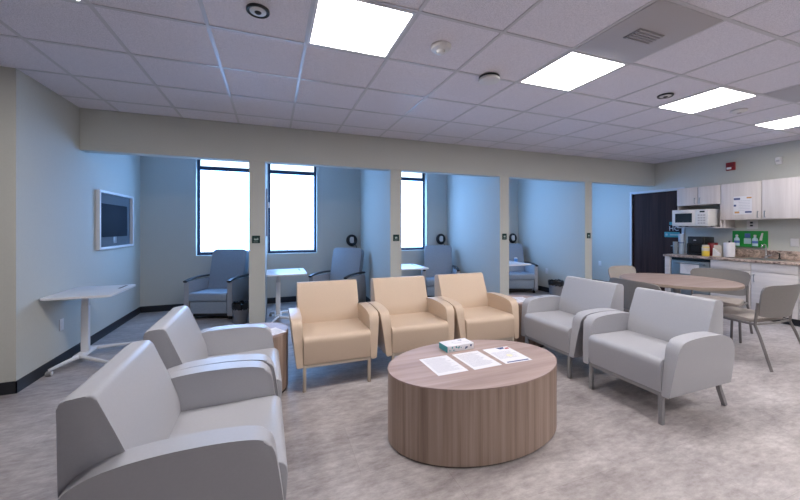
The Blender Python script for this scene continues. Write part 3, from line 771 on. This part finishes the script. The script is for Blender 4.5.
# plug plate above eyewash
t = outlet('wall_outlet', XR, 3.19, 1.405, '-x', 'white outlet plate with black plugs below the wall cabinet', 'outlet', .07, .068)
b = BM(); bx(b, -.02, .012, -.03, -.0078, .015, .045, .004); bx(b, -.02, .012, -.03, -.0078, -.03, -.005, .004); build('plug', b, 'blk', t)
# eyewash station
t = thing('eyewash_station', 'green wall board eyewash station with two bottles above the counter', 'eyewash station', (XR, 3.222, 1.168), -pi/2)
hw, hh = .222, .132
b = BM(); bx(b, -hw, hw, -.012, -.0005, -hh, hh, .004); bx(b, -hw, hw, -.045, -.012, -hh, -hh+.018, .003); build('board', b, 'green', t)
def bottle(cx_, parent):
    b = BM(); m_ = Matrix.Translation((cx_, -.042, -hh+.0185))
    lathe(b, [(.034,0),(.036,.01),(.036,.10),(.030,.125),(.014,.14),(.014,.155)], n=20, sy=.72, mtx=m_); bo = build('bottle', b, 'bottle', parent)
    b = BM(); lathe(b, [(.017,.155),(.017,.18),(.01,.185)], n=16, mtx=m_); build('cap', b, 'wplast', bo)
    b = BM(); lathe(b, [(.0368,.045),(.0368,.085)], n=20, sy=.73, mtx=m_, cap=False); build('label', b, 'blue', bo)
bottle(-.148, t); bottle(.082, t)
b = BM(); bx(b, -.07, .02, -.0135, -.012, -.08, .01); build('instruction_panel', b, 'bottle', t)
b = BM(); bx(b, -.06, .01, -.0135, -.012, .02, .09, .0006, 1); build('face_print', b, 'blue', t)
b = BM(); prism(b, [(.125,-.02),(.155,-.02),(.17,.10),(.155,.10),(.135,.03)], -.03, -.012, 'y', .002, 1); build('mirror_arm', b, 'wplast', t)
# faucet
t = thing('faucet', 'chrome kitchen faucet beside the eyewash station', 'faucet', (7.22, 2.98, CZ+.0045))
b = BM(); lathe(b, [(.026,0),(.026,.02),(.014,.03)], n=20); build('base', b, 'chrome', t)
b = BM(); tube(b, [(0,0,.02),(0,0,.17),(-.02,0,.205),(-.06,0,.22),(-.11,0,.205),(-.125,0,.17)], .010, 10); build('spout', b, 'chrome', t)
b = BM(); tube(b, [(0,-.02,.03),(0,-.07,.06)], .007, 8); build('lever', b, 'chrome', t)
t = thing('soap_pump', 'small dark soap pump behind the sink near the faucet', 'soap dispenser', (7.22, 2.83, CZ+.0045))
b = BM(); lathe(b, [(.018,0),(.018,.012),(.008,.02),(.008,.09)], n=16); build('stem', b, 'blk', t)
b = BM(); tube(b, [(0,0,.09),(-.05,0,.095)], .006, 8); build('nozzle', b, 'blk', t)
# counter items
Z = CZ+.0008
t = thing('coffee_maker', 'black pod coffee maker on the counter below the microwave', 'coffee maker', (6.97, 3.775, Z))
b = BM(); bx(b, .02, .28, -.115, .115, 0, .32, .012, 3); build('body', b, 'blk', t)
b = BM(); bx(b, .02, .22, .1155, .165, 0, .20, .008, 2); build('water_tank', b, 'blk', t)
b = BM(); bx(b, -.05, .0195, -.115, .115, .18, .325, .012, 3); hd = build('brew_head', b, 'blk', t)
b = BM(); bx(b, -.054, -.0502, -.02, .02, .255, .27, .001, 1); build('badge', b, 'diff', hd)
b = BM(); bx(b, -.06, .0195, -.10, .10, 0, .03, .005); build('drip_tray', b, 'blk', t)
def stack(x_, y_, r0, r1, h, n, m, lab):
    t = thing('cup_stack', lab, 'cups', (x_, y_, Z)); 
    for k in range(n):
        z0 = k*h*.22
        b = BM(); lathe(b, [(r0, z0), (r1, z0+h), (r1*.94, z0+h), (r0*.9, z0+.004)], n=24, cap=False); lathe(b, [(r0*.9,z0),(r0*.9,z0+.003)], n=24); build('cup', b, m, t)
stack(6.88, 4.06, .03, .037, .12, 5, 'cup', 'clear plastic cups stacked on the counter by the dark door')
t = thing('cup_dispenser', 'tall pale blue cup dispenser tube on the counter left of the coffee maker', 'cup dispenser', (6.94, 4.00, Z))
b = BM(); lathe(b, [(.036,0),(.04,.01),(.04,.36),(.036,.37)], n=24); build('tube', b, mat('pale_blue_plastic', (.33,.42,.55), .3), t)
b = BM(); lathe(b, [(.043,.20),(.043,.215)], n=24, cap=False); build('band', b, 'navy', t)
t = thing('paper_cup', 'beige paper cup on top of the coffee maker water tank', 'cup', (7.06, 3.930, Z+.2003))
b = BM(); lathe(b, [(.022,0),(.034,.10),(.036,.102),(.032,.102),(.020,.004)], n=24); build('cup', b, 'creamp', t)
b = BM(); lathe(b, [(.0249,.02),(.0297,.06)], n=24, cap=False); build('sleeve', b, 'edge', t)
t = thing('sugar_tub', 'yellow tub with a pale label on the counter right of the coffee maker', 'tub', (6.86, 3.585, Z))
b = BM(); lathe(b, [(.045,0),(.05,.01),(.05,.15),(.045,.16)], n=28); build('body', b, 'yellow', t)
b = BM(); lathe(b, [(.0507,.09),(.0507,.145)], n=28, cap=False); build('label', b, 'creamp', t)
b = BM(); lathe(b, [(.046,.1605),(.046,.185),(.03,.19)], n=28); build('lid', b, 'creamp', t)
t = thing('coffee_can', 'red can behind the yellow tub on the counter', 'can', (7.03, 3.57, Z))
b = BM(); lathe(b, [(.062,0),(.065,.008),(.065,.21),(.062,.215)], n=28); build('body', b, 'redp', t)
b = BM(); lathe(b, [(.066,.2155),(.066,.225),(.05,.228)], n=28); build('lid', b, mat('dark_lid', (.1,.02,.02), .4), t)
t = thing('napkin_holder', 'cream napkin holder with white napkins between red can and paper roll', 'napkin holder', (6.92, 3.455, Z))
b = BM(); prism(b, [(-.06,0),(.06,0),(.055,.19),(-.05,.19)], -.04, -.005, 'x', .004, 2); build('back', b, 'creamp', t)
b = BM(); bx(b, -.005, .04, -.055, .055, 0, .012, .002); build('tray', b, 'creamp', t)
b = BM(); prism(b, [(-.05,.013),(.05,.013),(.05,.05),(-.045,.14)], -.003, .03, 'x', .002, 1); build('napkins', b, 'paper', t)
for v in t.children: pass
t.rotation_euler.z = pi
t = thing('paper_towel', 'white paper towel roll standing left of the eyewash station', 'paper towel roll', (6.93, 3.30, Z))
b = BM(); lathe(b, [(.068,.01),(.07,.014),(.07,.236),(.066,.24)], n=36); build('roll', b, 'paper', t)
b = BM(); lathe(b, [(.06,0),(.06,.009)], n=28); lathe(b, [(.012,.24),(.012,.262),(.006,.266)], n=14); build('stand', b, 'blk', t)
# sign on the dark door
t = thing('door_sign', 'teal and white sign mounted on the dark door at counter height', 'sign', (XR+.0195, 4.46, 1.25), -pi/2)
b = BM(); bx(b, -.07, .20, -.006, -.0005, -.085, .018, .002); build('panel', b, 'teal', t)
b = BM(); bx(b, .02, .11, -.006, -.0005, .156, .215, .002); build('panel', b, 'teal', t)
b = BM(); lathe(b, [(.022,0),(.022,.0015)], n=16, mtx=Matrix.Translation((-.03,-.006,-.034)) @ Matrix.Rotation(pi/2, 4, 'X')); build('symbol', b, 'signw', t)
b = BM(); bx(b, .03, .18, -.0075, -.006, -.05, -.02); build('text_strip', b, 'signw', t)
text_mesh('lettering', 'HC', .125, 'paper', t, Matrix.Translation((.10, -.0066, .083)) @ Matrix.Rotation(pi/2, 4, 'X'))
